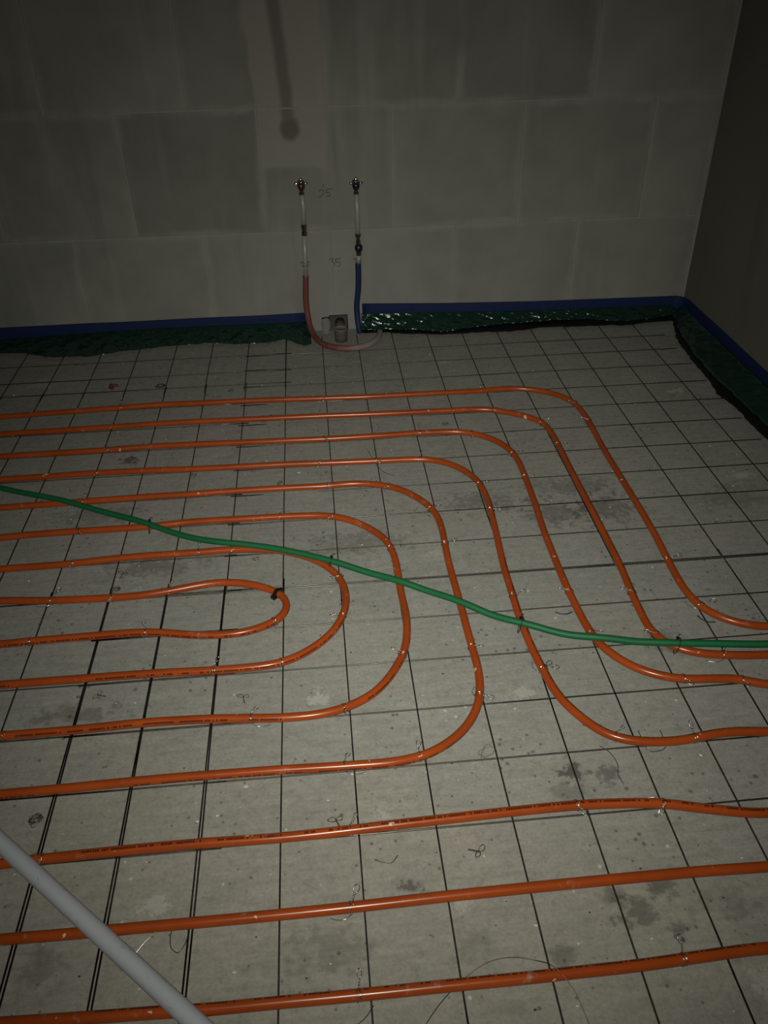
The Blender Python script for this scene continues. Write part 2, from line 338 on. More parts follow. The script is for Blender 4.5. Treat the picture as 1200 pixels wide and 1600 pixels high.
def mat_block():
    t = NT('wall_block')
    pos = t.n('ShaderNodeNewGeometry').outputs['Position']
    sep = t.n('ShaderNodeSeparateXYZ'); t.l(pos, sep.inputs[0])
    X, Z = sep.outputs[0], sep.outputs[2]
    n1 = t.noise(pos, 2.2, 4, 0.55); n2 = t.noise(pos, 9, 4, 0.6); n3 = t.noise(pos, 60, 4, 0.6)
    wob = t.math('MULTIPLY', t.math('SUBTRACT', t.noise(pos, 6, 4, 0.6), 0.5), 0.05)
    cmb = t.n('ShaderNodeCombineXYZ')
    t.l(t.math('ADD', t.math('SUBTRACT', X, BX0-5*BW), wob), cmb.inputs[0])
    t.l(t.math('ADD', t.math('SUBTRACT', Z, BZ-BH), wob), cmb.inputs[1])
    br = t.n('ShaderNodeTexBrick', offset=0.5, offset_frequency=2, squash=1.0)
    t.l(cmb.outputs[0], br.inputs['Vector'])
    br.inputs['Scale'].default_value = 1.0
    br.inputs['Mortar Size'].default_value = 0.030
    br.inputs['Mortar Smooth'].default_value = 1.0
    br.inputs['Brick Width'].default_value = BW
    br.inputs['Row Height'].default_value = BH
    info = t.n('ShaderNodeObjectInfo')
    c = t.mix(t.ramp(n1, 0.3, 0.7), rgba(0.165, 0.166, 0.152), rgba(0.200, 0.198, 0.182))
    c = t.mix(t.ramp(n2, 0.35, 0.75, 0, 0.35), c, rgba(0.225, 0.222, 0.205))
    mul = t.n('ShaderNodeMix', data_type='RGBA', blend_type='MULTIPLY'); mul.inputs[0].default_value = 1.0
    t.l(c, mul.inputs[6]); t.l(info.outputs['Color'], mul.inputs[7])
    c = mul.outputs[2]
    # filler pulled over the joints
    sm = t.math('MULTIPLY', br.outputs['Fac'], t.ramp(t.noise(t.scaled(pos, (3.5, 1, 2.2)), 1.6, 4, 0.6), 0.36, 0.62, 0.1, 0.75))
    c = t.mix(sm, c, rgba(0.235, 0.232, 0.214))
    # vertical trowel smears
    smear = t.noise(t.scaled(pos, (9, 1, 0.9)), 1.0, 3, 0.5)
    c = t.mix(t.ramp(smear, 0.54, 0.74, 0, 0.42), c, rgba(0.245, 0.242, 0.223))
    c = t.mix(t.ramp(t.noise(t.scaled(pos, (11, 1, 1.2), (4, 0, 2)), 1.0, 3, 0.5), 0.58, 0.76, 0, 0.45), c, rgba(0.125, 0.126, 0.115))
    # plaster patch round the chase above the taps
    wx = t.math('ADD', X, t.math('MULTIPLY', t.math('SUBTRACT', t.noise(pos, 5, 3), 0.5), 0.10))
    wz = t.math('ADD', Z, t.math('MULTIPLY', t.math('SUBTRACT', t.noise(pos, 4, 3), 0.5), 0.12))
    def boxmask(x0, x1, z0, z1, s):
        a = t.math('MULTIPLY', t.ramp(wx, x0-s, x0+s), t.ramp(wx, x1+s, x1-s))
        b = t.math('MULTIPLY', t.ramp(wz, z0-s, z0+s), t.ramp(wz, z1+s, z1-s))
        return t.math('MULTIPLY', a, b)
    c = t.mix(t.math('MULTIPLY', boxmask(-0.06, 0.22, 0.68, 2.0, 0.012), 0.8), c, rgba(0.240, 0.225, 0.205))
    # darker tone along the chase and at its round end
    cx = t.math('ADD', t.math('MULTIPLY', t.math('SUBTRACT', 1.23, Z), 0.060), 0.052)
    dxx = t.math('ABSOLUTE', t.math('SUBTRACT', t.math('ADD', X, t.math('MULTIPLY', t.math('SUBTRACT', n2, 0.5), 0.02)), cx))
    strip = t.math('MULTIPLY', t.ramp(dxx, 0.036, 0.010), t.ramp(Z, 0.79, 0.83))
    ex = t.math('DIVIDE', t.math('SUBTRACT', X, 0.077), 0.038); ez = t.math('DIVIDE', t.math('SUBTRACT', Z, 0.815), 0.046)
    ed = t.math('ADD', t.math('ADD', t.math('MULTIPLY', ex, ex), t.math('MULTIPLY', ez, ez)), t.math('MULTIPLY', t.math('SUBTRACT', n2, 0.5), 1.6))
    blob = t.ramp(ed, 1.5, 0.35)
    chase_dark = t.math('MAXIMUM', t.math('MULTIPLY', strip, 0.65), t.math('MULTIPLY', blob, 0.8))
    c = t.mix(chase_dark, c, rgba(0.085, 0.078, 0.068))
    t.bump(t.math('ADD', n3, t.math('MULTIPLY', n2, 0.8)), 0.25, 0.0015)
    return t.set(Base_Color=c, Roughness=0.9, Specular_IOR_Level=0.2)

def mat_side_wall():
    t = NT('side_wall_plaster')
    pos = t.n('ShaderNodeNewGeometry').outputs['Position']
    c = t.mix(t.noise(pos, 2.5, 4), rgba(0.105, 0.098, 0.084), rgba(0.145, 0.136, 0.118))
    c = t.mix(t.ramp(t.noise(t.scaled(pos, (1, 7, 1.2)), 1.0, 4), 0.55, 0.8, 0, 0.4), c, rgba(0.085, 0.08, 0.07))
    t.bump(t.noise(pos, 50, 4), 0.3, 0.002)
    return t.set(Base_Color=c, Roughness=0.9, Specular_IOR_Level=0.2)

def mat_pipe():
    t = NT('orange_pipe_plastic')
    geo = t.n('ShaderNodeNewGeometry'); pos = geo.outputs['Position']
    uv = t.n('ShaderNodeUVMap').outputs[0]
    sep = t.n('ShaderNodeSeparateXYZ'); t.l(uv, sep.inputs[0])
    U, V = sep.outputs[0], t.math('FRACT', sep.outputs[1])
    c = t.mix(t.ramp(t.noise(pos, 9, 3), 0.3, 0.7), rgba(0.225, 0.0390, 0.0068), rgba(0.275, 0.0490, 0.0085))
    # printed line of small characters along the pipe
    band = t.math('MULTIPLY', t.math('GREATER_THAN', V, 0.462), t.math('LESS_THAN', V, 0.538))
    cell = t.math('FLOOR', t.math('DIVIDE', U, 0.0042))
    wn = t.n('ShaderNodeTexWhiteNoise', noise_dimensions='1D'); t.l(cell, wn.inputs['W'])
    word = t.n('ShaderNodeTexWhiteNoise', noise_dimensions='1D'); t.l(t.math('FLOOR', t.math('DIVIDE', U, 0.021)), word.inputs['W'])
    blk = t.n('ShaderNodeTexWhiteNoise', noise_dimensions='1D'); t.l(t.math('FLOOR', t.math('DIVIDE', U, 0.19)), blk.inputs['W'])
    inch = t.math('FRACT', t.math('DIVIDE', U, 0.0042))
    on = t.math('MULTIPLY', t.math('GREATER_THAN', wn.outputs[0], 0.20), t.math('LESS_THAN', inch, 0.80))
    on = t.math('MULTIPLY', on, t.math('GREATER_THAN', word.outputs[0], 0.14))
    on = t.math('MULTIPLY', on, t.math('GREATER_THAN', blk.outputs[0], 0.22))
    cmb = t.n('ShaderNodeCombineXYZ'); t.l(t.math('MULTIPLY', U, 900), cmb.inputs[0]); t.l(t.math('MULTIPLY', V, 60), cmb.inputs[1])
    stroke = t.ramp(t.noise(cmb.outputs[0], 1.0, 2, 0.6), 0.40, 0.47)
    ink = t.math('MULTIPLY', t.math('MULTIPLY', band, on), stroke)
    c = t.mix(t.math('MULTIPLY', ink, 0.97), c, rgba(0.006, 0.004, 0.003))
    # cement dust and dabs of mortar
    dust = t.noise(pos, 30, 5, 0.7)
    c = t.mix(t.ramp(dust, 0.60, 0.78, 0, 0.55), c, rgba(0.33, 0.24, 0.18))
    dab = t.noise(pos, 48, 2, 0.4)
    c = t.mix(t.ramp(t.math('ADD', dab, t.math('MULTIPLY', dust, 0.12)), 0.795, 0.825, 0, 0.85), c, rgba(0.48, 0.43, 0.36))
    rough = t.math('ADD', 0.17, t.math('MULTIPLY', dust, 0.16))
    return t.set(Base_Color=c, Roughness=rough, Specular_IOR_Level=0.32)

def mat_steel():
    t = NT('mesh_steel')
    pos = t.n('ShaderNodeNewGeometry').outputs['Position']
    f = t.noise(pos, 110, 4)
    c = t.mix(f, rgba(0.040, 0.037, 0.033), rgba(0.130, 0.122, 0.110))
    worn = t.ramp(t.noise(t.scaled(pos, (1.6, 3.2, 1), (0.4, 0.25, 0)), 1.0, 3), 0.46, 0.62)
    r = t.math('ADD', t.math('SUBTRACT', 0.52, t.math('MULTIPLY', worn, 0.28)), t.math('MULTIPLY', f, 0.10))
    return t.set(Base_Color=c, Roughness=r, Metallic=1.0)

def mat_foil():
    t = NT('green_foil')
    pos = t.n('ShaderNodeNewGeometry').outputs['Position']
    n = t.noise(pos, 20, 4, 0.6)
    c = t.mix(n, rgba(0.003, 0.016, 0.010), rgba(0.008, 0.036, 0.022))
    v = t.n('ShaderNodeTexVoronoi', feature='DISTANCE_TO_EDGE', i_Scale=17.0); t.l(t.scaled(pos, (1, 1, 0.6)), v.inputs['Vector'])
    h = t.math('ADD', t.math('MULTIPLY', v.outputs['Distance'], 1.4), t.math('MULTIPLY', t.noise(pos, 38, 3, 0.55), 0.7))
    t.bump(h, 0.9, 0.006)
    return t.set(Base_Color=c, Roughness=0.22, Specular_IOR_Level=0.7, Alpha=0.93)

def mat_foam():
    t = NT('blue_edge_foam')
    pos = t.n('ShaderNodeNewGeometry').outputs['Position']
    c = t.mix(t.noise(pos, 40, 4), rgba(0.0055, 0.0125, 0.050), rgba(0.0090, 0.0180, 0.070))
    v = t.n('ShaderNodeTexVoronoi', i_Scale=260.0); t.l(pos, v.inputs['Vector'])
    t.bump(v.outputs['Distance'], 0.5, 0.0012)
    return t.set(Base_Color=c, Roughness=0.7, Specular_IOR_Level=0.15)

def mat_sleeve(name, a, b, dusty):
    t = NT(name)
    pos = t.n('ShaderNodeNewGeometry').outputs['Position']
    c = t.mix(t.noise(pos, 30, 4), rgba(*a), rgba(*b))
    sep = t.n('ShaderNodeSeparateXYZ'); t.l(pos, sep.inputs[0])
    if dusty:   # mortar slurry dried on the part lying on the slab
        far = t.ramp(t.math('ADD', sep.outputs[0], t.math('MULTIPLY', t.math('SUBTRACT', t.noise(pos, 25, 4), 0.5), 0.12)), 0.20, 0.36, 0.0, 0.8)
        c = t.mix(t.math('MULTIPLY', far, t.ramp(sep.outputs[2], 0.06, 0.03)), c, rgba(0.22, 0.195, 0.175))
    t.bump(t.noise(pos, 90, 3), 0.25, 0.001)
    return t.set(Base_Color=c, Roughness=0.6, Specular_IOR_Level=0.3)

def mat_grey_pipe():
    t = NT('grey_conduit_plastic')
    pos = t.n('ShaderNodeNewGeometry').outputs['Position']
    d = t.noise(pos, 22, 5, 0.65)
    c = t.mix(t.noise(pos, 5, 3), rgba(0.305, 0.325, 0.352), rgba(0.350, 0.368, 0.392))
    c = t.mix(t.ramp(d, 0.60, 0.72, 0, 0.6), c, rgba(0.11, 0.105, 0.10))
    c = t.mix(t.ramp(t.noise(pos, 75, 3), 0.70, 0.76, 0, 0.6), c, rgba(0.05, 0.048, 0.045))
    return t.set(Base_Color=c, Roughness=0.55, Specular_IOR_Level=0.35)

STAINS = [(0.597, -1.848, 0.030, 0.036, 0.75, 0), (0.665, -1.866, 0.032, 0.022, 0.55, 0), (0.585, -1.905, 0.05, 0.03, 0.30, 0),
          (-0.516, -0.490, 0.034, 0.036, 0.80, 0), (0.633, -2.150, 0.045, 0.030, 0.55, 0), (0.690, -2.115, 0.030, 0.022, 0.55, 0),
          (0.700, -2.190, 0.028, 0.018, 0.50, 0), (0.600, -2.120, 0.030, 0.020, 0.40, 0), (0.80, -2.15, 0.05, 0.04, 0.30, 0),
          (0.96, -0.93, 0.10, 0.09, 0.45, 0), (0.81, -0.94, 0.12, 0.07, 0.45, 0), (0.60, -0.86, 0.14, 0.06, 0.40, 0),
          (0.90, -0.80, 0.16, 0.06, 0.35, 0), (1.36, -0.92, 0.14, 0.07, 0.28, 0), (0.241, -2.068, 0.026, 0.018, 0.65, 0),
          (-0.35, -1.07, 0.15, 0.05, 0.40, 0), (0.21, -1.02, 0.16, 0.06, 0.32, 0), (-0.46, -1.59, 0.12, 0.03, 0.42, 0),
          (-0.55, -0.80, 0.14, 0.06, 0.35, 0), (0.48, -2.22, 0.035, 0.022, 0.40, 0), (0.33, -2.18, 0.05, 0.03, 0.28, 0),
          (0.08, -2.17, 0.09, 0.05, 0.30, 0), (-0.40, -2.15, 0.05, 0.04, 0.35, 0), (0.93, -1.50, 0.06, 0.05, 0.40, 0),
          (1.447, -0.215, 0.040, 0.022, 0.55, 1), (1.440, -0.805, 0.050, 0.014, 0.65, 1), (0.62, 0.14, 0.03, 0.02, 0.4, 1),
          (0.085, -1.60, 0.030, 0.024, 0.55, 1), (0.33, -2.10, 0.03, 0.02, 0.45, 1), (0.54, -1.63, 0.035, 0.02, 0.45, 1),
          (-0.22, -2.06, 0.024, 0.02, 0.5, 1), (0.20, -1.905, 0.02, 0.02, 0.4, 1), (0.80, -2.29, 0.03, 0.03, 0.5, 1),
          (-0.95, 0.12, 0.09, 0.05, 0.3, 1), (0.42, -1.10, 0.03, 0.02, 0.4, 1)]

M = dict(
    floor=mat_floor(), block=mat_block(), side=mat_side_wall(), pipe=mat_pipe(), foil=mat_foil(), foam=mat_foam(),
    mortar=mat_plain('joint_mortar', (0.225, 0.222, 0.205), 0.9, 0, 0.2, 0.15, 25),
    steel=mat_steel(),
    tie=mat_plain('tie_wire_steel', (0.50, 0.48, 0.45), 0.27, 1.0, 0.5, 0.3, 200),
    darkwire=mat_plain('annealed_wire', (0.10, 0.092, 0.082), 0.40, 0.9, 0.5, 0.3, 200),
    green=mat_plain('green_conduit_plastic', (0.0060, 0.086, 0.031), 0.55, 0, 0.3, 0.14, 40),
    black=mat_plain('black_plastic', (0.006, 0.006, 0.006), 0.45, 0, 0.4, 0.2, 50),
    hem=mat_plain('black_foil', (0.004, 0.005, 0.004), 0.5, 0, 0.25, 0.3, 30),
    grey=mat_grey_pipe(),
    drain=mat_plain('grey_drain_plastic', (0.080, 0.068, 0.064), 0.5, 0, 0.35, 0.2, 35),
    drainrim=mat_plain('pale_drain_rim', (0.15, 0.135, 0.125), 0.5, 0, 0.35, 0.2, 35),
    patch=mat_plain('patch_mortar', (0.150, 0.146, 0.134), 0.9, 0, 0.2, 0.25, 60),
    hole=mat_plain('raw_recess', (0.060, 0.055, 0.050), 0.9, 0, 0.2, 0.3, 40),
    red=mat_sleeve('red_sleeve_foam', (0.118, 0.034, 0.030), (0.155, 0.046, 0.041), True),
    blue=mat_sleeve('blue_sleeve_foam', (0.005, 0.012, 0.048), (0.008, 0.018, 0.068), False),
    pex=mat_plain('white_water_pipe', (0.25, 0.247, 0.23), 0.35, 0, 0.5, 0.08, 40),
    brass=mat_plain('brass_fitting', (0.30, 0.27, 0.18), 0.25, 1.0, 0.5, 0.2, 80),
    chrome=mat_plain('chrome_fitting', (0.55, 0.54, 0.52), 0.15, 1.0, 0.5, 0.1, 80),
    clamp=mat_plain('grey_pipe_clamp', (0.17, 0.165, 0.16), 0.5, 0, 0.4, 0.15, 60),
    redcap=mat_plain('dark_red_plastic', (0.055, 0.010, 0.009), 0.35, 0, 0.5, 0.2, 60),
    bluecap=mat_plain('dark_blue_plastic', (0.006, 0.008, 0.022), 0.35, 0, 0.5, 0.2, 60),
    redbit=mat_plain('red_plastic', (0.085, 0.010, 0.012), 0.5, 0, 0.4, 0.3, 60),
    ink=mat_plain('pencil', (0.020, 0.020, 0.020), 0.8, 0, 0.1, 0.3, 150),
    crumb=mat_plain('mortar_crumbs', (0.42, 0.405, 0.37), 0.9, 0, 0.2, 0.3, 90),
    grit=mat_plain('dark_grit', (0.045, 0.043, 0.040), 0.9, 0, 0.2, 0.4, 90),
)

# ------------------------------------------------------------------ the setting
WY, WX = 0.525, 1.765            # faces of the back wall and of the right wall
XL, YN, ZT = -2.4, -3.7, 2.55    # how far the room is built
V, Fc = box_data(XL, WX+0.2, YN, WY+0.2, -0.12, 0.0)
floor = tag(mesh_obj('floor', V, Fc, M['floor']), 'bare grey concrete floor slab with smudges and dust', kind='structure')

V, Fc = box_data(XL, WX+0.2, WY+0.0012, WY+0.2, 0.0, ZT)
wall_back = tag(mesh_obj('wall_back', V, Fc, M['mortar']), 'grey block back wall with pale filled joints', kind='structure')
V, Fc = box_data(WX, WX+0.2, YN, WY+0.0012, 0.0, ZT)
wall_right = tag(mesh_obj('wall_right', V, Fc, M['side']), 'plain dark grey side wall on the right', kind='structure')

def block(x0, x1, z0, z1, tone):
    b = 0.003; y0, y1 = WY, WY+0.0012
    V = [(x0, y1, z0), (x1, y1, z0), (x1, y1, z1), (x0, y1, z1),
         (x0+b, y0, z0+b), (x1-b, y0, z0+b), (x1-b, y0, z1-b), (x0+b, y0, z1-b)]
    j = [(random.uniform(-.0025, .0025), random.uniform(-.0025, .0025)) for _ in range(4)]
    V = [(x+j[i % 4][0], y, z+j[i % 4][1]) for i, (x, y, z) in enumerate(V)]
    Fc = [(4, 5, 6, 7), (0, 1, 5, 4), (1, 2, 6, 5), (2, 3, 7, 6), (3, 0, 4, 7)]
    o = mesh_obj('block', V, Fc, M['block'], wall_back)
    o.color = (tone, tone*1.0, tone*0.985, 1)
    return o

TONES = {(1, -2): 0.80, (1, 0): 1.0, (0, -1): 1.02, (0, 0): 1.06, (1, 1): 0.98, (2, -1): 0.88, (2, 1): 0.86}
GAP = 0.0035
for row in range(0, 6):
    z1 = BZ+row*BH; z0 = max(0.0, z1-BH); z1 = min(z1, ZT)
    for k in range(-7, 5):
        x0 = BX0+k*BW-(BW/2 if row % 2 == 0 else 0); x1 = x0+BW
        x0 = max(x0, XL); x1 = min(x1, WX-0.002)
        if x1-x0 < 0.03: continue
        tone = TONES.get((row, k), random.uniform(0.90, 1.06))
        block(x0+GAP/2, x1-GAP/2, z0+(GAP/2 if row else 0), z1-GAP/2, tone)

# pencilled heights on the wall
def scribble(strokes, x0, z0, s):
    paths = []
    for st in strokes:
        P = catmull([Vector((x0+x*s, WY-0.0003, z0-y*s)) for x, y in st], 0.004)
        paths.append(P)
    o = multi_tube('handwritten_number', paths, 0.0011, M['ink'], wall_back, 5)
    return o
S1 = 1/(6.667*379)
o = scribble([[(415, 240), (404, 264)], [(362, 301), (378, 297), (410, 297), (408, 318), (398, 342), (376, 364), (358, 362)],
              [(444, 294), (470, 289), (500, 290)], [(442, 298), (430, 325), (452, 319), (470, 328), (473, 345), (455, 358), (432, 353)]],
             0.190-432*S1+0.012, 0.586+300*S1, S1)
o['label'] = 'pencilled two-digit height between the two taps'
S2 = 1/(6*379)
o = scribble([[(440, 182), (455, 166), (480, 170), (462, 192), (484, 206), (488, 232), (476, 238)],
              [(498, 172), (522, 170), (548, 165)], [(505, 176), (498, 200), (526, 203), (543, 222), (536, 240), (514, 246)]],
             0.228-500*S2, 0.299+200*S2, S2)
o['label'] = 'pencilled height 35 below the other number'

# recess and drain in the wall foot between the sleeves
V, Fc = box_data(0.186, 0.268, WY-0.006, WY-0.0002, 0.0, 0.068)
V += [(0.193, WY-0.0065, 0.004), (0.261, WY-0.0065, 0.004), (0.261, WY-0.0065, 0.060), (0.193, WY-0.0065, 0.060)]
niche = empty('drain_outlet', (0, 0, 0))
tag(niche, 'grey plastic drain stub at the wall foot between red and blue sleeves', 'drain pipe')
fr = [(0.188, 0.0), (0.188, 0.066), (0.266, 0.068), (0.266, 0.0)]
tube('recess_edge', [Vector((x, WY-0.003, z)) for x, z in fr], 0.0028, M['black'], niche, 6)
mesh_obj('recess_panel', *box_data(0.190, 0.264, WY-0.0045, WY-0.0008, 0.0, 0.064), M['hole'], niche)
DX, DY = 0.232, 0.408
prof = [(0.0262, 0.0), (0.0266, 0.020), (0.0270, 0.034), (0.0275, 0.036), (0.0285, 0.052), (0.0280, 0.054), (0.0250, 0.054), (0.0245, 0.006)]
lathe('pipe_socket', prof, M['drain'], niche, 24, 'Z', (DX, DY, 0))
lathe('socket_rim', [(0.0246, 0.0535), (0.0252, 0.0556), (0.0278, 0.0556), (0.0290, 0.0535), (0.0290, 0.0515), (0.0286, 0.0515)], M['drainrim'], niche, 24, 'Z', (DX, DY, 0))
tube('pipe_branch', [Vector((DX, DY+0.015, 0.028)), Vector((DX, DY+0.06, 0.034)), Vector((DX+0.001, WY-0.004, 0.036))], 0.022, M['drain'], niche, 18)

# half-open old hole beside it, an oval dent with dark upper lip
dent = empty('mortar_patch', (0.172, WY-0.02, 0))
tag(dent, 'small pale oval mortar patch with dark lip left of drain stub', 'mortar patch')
V = []; Fc = []
for i in range(7):
    t = i/6
    for k in range(10):
        a = math.pi*k/9
        w = 0.019*(0.75+0.25*math.sin(t*math.pi))*(1+0.12*noise.noise(Vector((i*.7, k*.6, 2))))
        V.append((math.cos(a)*w, 0.0195-math.sin(a)*0.012*(1-0.4*t)-0.028*(1-t)*(1-t), 0.062*t))
for i in range(6):
    for k in range(9):
        Fc.append((i*10+k, i*10+k+1, (i+1)*10+k+1, (i+1)*10+k))
mesh_obj('patch', V, Fc, M['patch'], dent, True)
tube('lip', catmull([Vector((-0.016, 0.008, 0.058)), Vector((-0.006, 0.004, 0.064)), Vector((0.008, 0.004, 0.064)), Vector((0.016, 0.009, 0.060))], 0.006), 0.0028, M['black'], dent, 6)

# ------------------------------------------------------------------ edge strips with foil aprons
def strip_path(pts, corner_r=0.03):
    return [Vector((x, y, 0)) for x, y in pts]

def foam_strip(name, path, nrm, ztop, th, parent):
    """path: points on the wall face; nrm: direction away from the wall at each point; ztop per point"""
    V = []; Fc = []; n = 9
    for p, d, zt in zip(path, nrm, ztop):
        prof = [(0.0005, 0.0), (0.0005, zt-th*0.35), (0.0005+th*0.15, zt-th*0.1), (th*0.5, zt), (th*0.85, zt-th*0.1), (th, zt-th*0.4), (th, zt*0.5), (th, 0.012), (th, 0.0)]
        for o, z in prof: V.append(p+d*o+Vector((0, 0, z)))
    m = len(path)
    for i in range(m-1):
        for k in range(n-1):
            Fc.append((i*n+k, i*n+k+1, (i+1)*n+k+1, (i+1)*n+k))
    Fc.append(tuple(range(n))); Fc.append(tuple(reversed(range((m-1)*n, m*n))))
    return mesh_obj(name, V, Fc, M['foam'], parent, True)

def interp(tab, x):
    if x <= tab[0][0]: return tab[0][1]
    for (a, va), (b, vb) in zip(tab, tab[1:]):
        if x <= b: return va+(vb-va)*(x-a)/(b-a)
    return tab[-1][1]

def apron(name, s0, s1, place, ztop, out, zend, mat, parent, seed, amp=0.0085, nt=17, ds=0.005, start=0.012):
    """foil hanging from the strip face: place(s, o, z) -> world point; out, zend, ztop are tables along s"""
    ns = int((s1-s0)/ds); V = []; Fc = []
    for i in range(ns+1):
        s = s0+(s1-s0)*i/ns
        zt, oo, ze = interp(ztop, s), interp(out, s), interp(zend, s)
        oo += 0.008*noise.noise(Vector((s*9, seed, 0)))+0.006*noise.noise(Vector((s*31, seed, 3)))
        for k in range(nt):
            t = k/(nt-1)
            o = start+(oo-start)*(t**1.35)
            z = zt+(ze-zt)*(1-(1-t)**1.25)
            cr = noise.noise(Vector((s*24+t*2.0, t*1.6, seed)))
            cr2 = 1-abs(noise.noise(Vector((s*34-t*5, t*2.2, seed+9))))*3.2
            w = amp*min(1, t*3)*(cr+0.75*max(0, cr2))
            V.append(place(s, o+w*0.8, max(0.0092, z+w*(0.9 if t < .9 else .5)) if t > 0.6 else z+w*0.5))
    for i in range(ns):
        for k in range(nt-1):
            Fc.append((i*nt+k, i*nt+k+1, (i+1)*nt+k+1, (i+1)*nt+k))
    o = mesh_obj(name, V, Fc, mat, parent, True)
    md = o.modifiers.new('thickness', 'SOLIDIFY'); md.thickness = 0.0004
    return o

back = lambda s, o, z: Vector((s, WY-o, z))
right = lambda s, o, z: Vector((WX-o, s, z))

left_strip = tag(empty('edge_insulation_strip', (-0.6, WY-0.01, 0)), 'blue foam edge strip with green foil apron left of the red sleeve', 'edge strip', 'edge strips along the walls')
def into(parent, o):
    o.parent = parent
    o.matrix_parent_inverse = Matrix.Translation(parent.location).inverted()
    return o
pts = [Vector((x, WY, 0)) for x in [XL+0.02+i*(0.095-XL-0.02)/40 for i in range(41)]]
into(left_strip, foam_strip('foam_strip', pts, [Vector((0, -1, 0))]*41, [0.086+0.0025*noise.noise(Vector((p.x*4, 0, 0))) for p in pts], 0.012, None))
outL = [(-2.4, .10), (-1.19, .098), (-1.08, .108), (-0.99, .158), (-0.807, .180), (-0.66, .136), (-0.53, .120), (-0.40, .104), (-0.345, .098), (-0.236, .124), (-0.075, .130), (-0.008, .098), (0.033, .138), (0.078, .178), (0.105, .165)]
into(left_strip, apron('foil_apron', XL+0.02, 0.105, back, [(-2.4, .034), (-1.2, .036), (-0.56, .052), (-0.13, .050), (0.1, .048)], outL, [(-2.4, .010), (0.2, .011)], M['foil'], None, 3.0))

# the strip right of the blue sleeve runs round the corner along the side wall
right_strip = tag(empty('edge_insulation_strip', (1.2, WY-0.01, 0)), 'blue foam edge strip with green foil turning the corner on the right', 'edge strip', 'edge strips along the walls')
pts = [Vector((0.332+i*0.04, WY, 0)) for i in range(34)]
nr = [Vector((0, -1, 0))]*34
zt = [interp([(0.33, .116), (0.70, .100), (1.1, .089), (1.7, .083)], p.x) for p in pts]
R0 = 0.05
for i in range(9):
    a = math.pi/2*(i/8)
    c = Vector((WX-R0, WY-R0, 0))
    pts.append(c+Vector((math.sin(a)*R0, math.cos(a)*R0, 0))); nr.append(Vector((-math.sin(a), -math.cos(a), 0))); zt.append(0.083)
for i in range(60):
    y = WY-R0-0.04-i*0.065
    if y < YN+0.05: break
    pts.append(Vector((WX, y, 0))); nr.append(Vector((-1, 0, 0))); zt.append(0.085+0.002*noise.noise(Vector((y*4, 5, 0))))
into(right_strip, foam_strip('foam_strip', pts, nr, zt, 0.012, None))
outG = [(0.32, .052), (0.40, .060), (0.534, .072), (0.69, .112), (0.81, .082), (0.93, .068), (1.13, .056), (1.33, .052), (1.43, .090), (1.58, .086), (1.70, .060)]
zG = [(0.32, .016), (0.45, .016), (0.69, .012), (0.81, .016), (1.13, .018), (1.43, .012), (1.7, .016)]
into(right_strip, apron('foil_apron', 0.325, 1.722, back, [(0.32, .074), (0.99, .052), (1.57, .044), (1.75, .044)], outG, zG, M['foil'], None, 11.0))
outB = [(0.32, .072), (0.42, .080), (0.633, .130), (0.855, .131), (0.965, .138), (1.085, .108), (1.25, .118), (1.42, .125), (1.457, .136), (1.535, .118), (1.69, .108)]
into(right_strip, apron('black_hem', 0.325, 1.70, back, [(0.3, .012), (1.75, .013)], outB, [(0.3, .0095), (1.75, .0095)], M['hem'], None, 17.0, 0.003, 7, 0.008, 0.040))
sR = lambda tab: sorted([(-a, b) for a, b in tab])
rev = lambda s, o, z: Vector((WX-o, -s, z))
outRG = sR([(0.50, .055), (0.435, .060), (0.33, .095), (0.233, .112), (0.073, .126), (-0.132, .138), (-0.32, .125), (-0.546, .115), (-1.5, .12), (-3.7, .12)])
outRB = sR([(0.48, .080), (0.402, .085), (0.235, .136), (0.033, .157), (-0.184, .165), (-0.273, .178), (-0.391, .158), (-0.541, .158), (-0.62, .152), (-1.5, .15), (-3.7, .15)])
into(right_strip, apron('foil_apron', -0.50, -YN-0.1, rev, [(-0.6, .044), (3.7, .052)], outRG, [(-0.6, .014), (3.7, .016)], M['foil'], None, 23.0, 0.004, 11, 0.010))
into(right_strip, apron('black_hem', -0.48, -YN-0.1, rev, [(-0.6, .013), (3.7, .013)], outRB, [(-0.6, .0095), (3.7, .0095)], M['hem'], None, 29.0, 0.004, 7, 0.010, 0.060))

# ------------------------------------------------------------------ reinforcement mesh sheets
WR = 0.0018
def mesh_sheet(label, xs, y0, y1, ys, x0, x1, z=0.0, skew=0.0, wav=0.0012, bend=None):
    root = tag(empty('wire_mesh_sheet', ((x0+x1)/2, (y0+y1)/2, 0)), label, 'wire mesh', 'wire mesh sheets on the slab')
    sd = random.random()*50
    for i, x in enumerate(xs):
        n = max(4, int(abs(y1-y0)/0.1)); P = []
        for k in range(n+1):
            y = y0+(y1-y0)*k/n
            P.append(Vector((x+skew*(y-y0)+(bend(y) if bend and x < -0.1 else 0)+wav*noise.noise(Vector((i*3.1+sd, y*1.4, 0))), y, 0.0056+z+0.0006*noise.noise(Vector((i*2.3+sd, y*2, 4))))))
        into(root, tube('mesh_wire', P, WR, M['steel'], None, 6))
    for j, y in enumerate(ys):
        n = max(4, int(abs(x1-x0)/0.1)); P = []
        for k in range(n+1):
            x = x0+(x1-x0)*k/n
            P.append(Vector((x, y-skew*(x-x0)+wav*1.3*noise.noise(Vector((x*1.4, j*3.7+sd, 7))), 0.0031+z+0.0006*noise.noise(Vector((x*2, j*2.9+sd, 4))))))
        into(root, tube('mesh_wire', P, WR, M['steel'], None, 6))
    return root

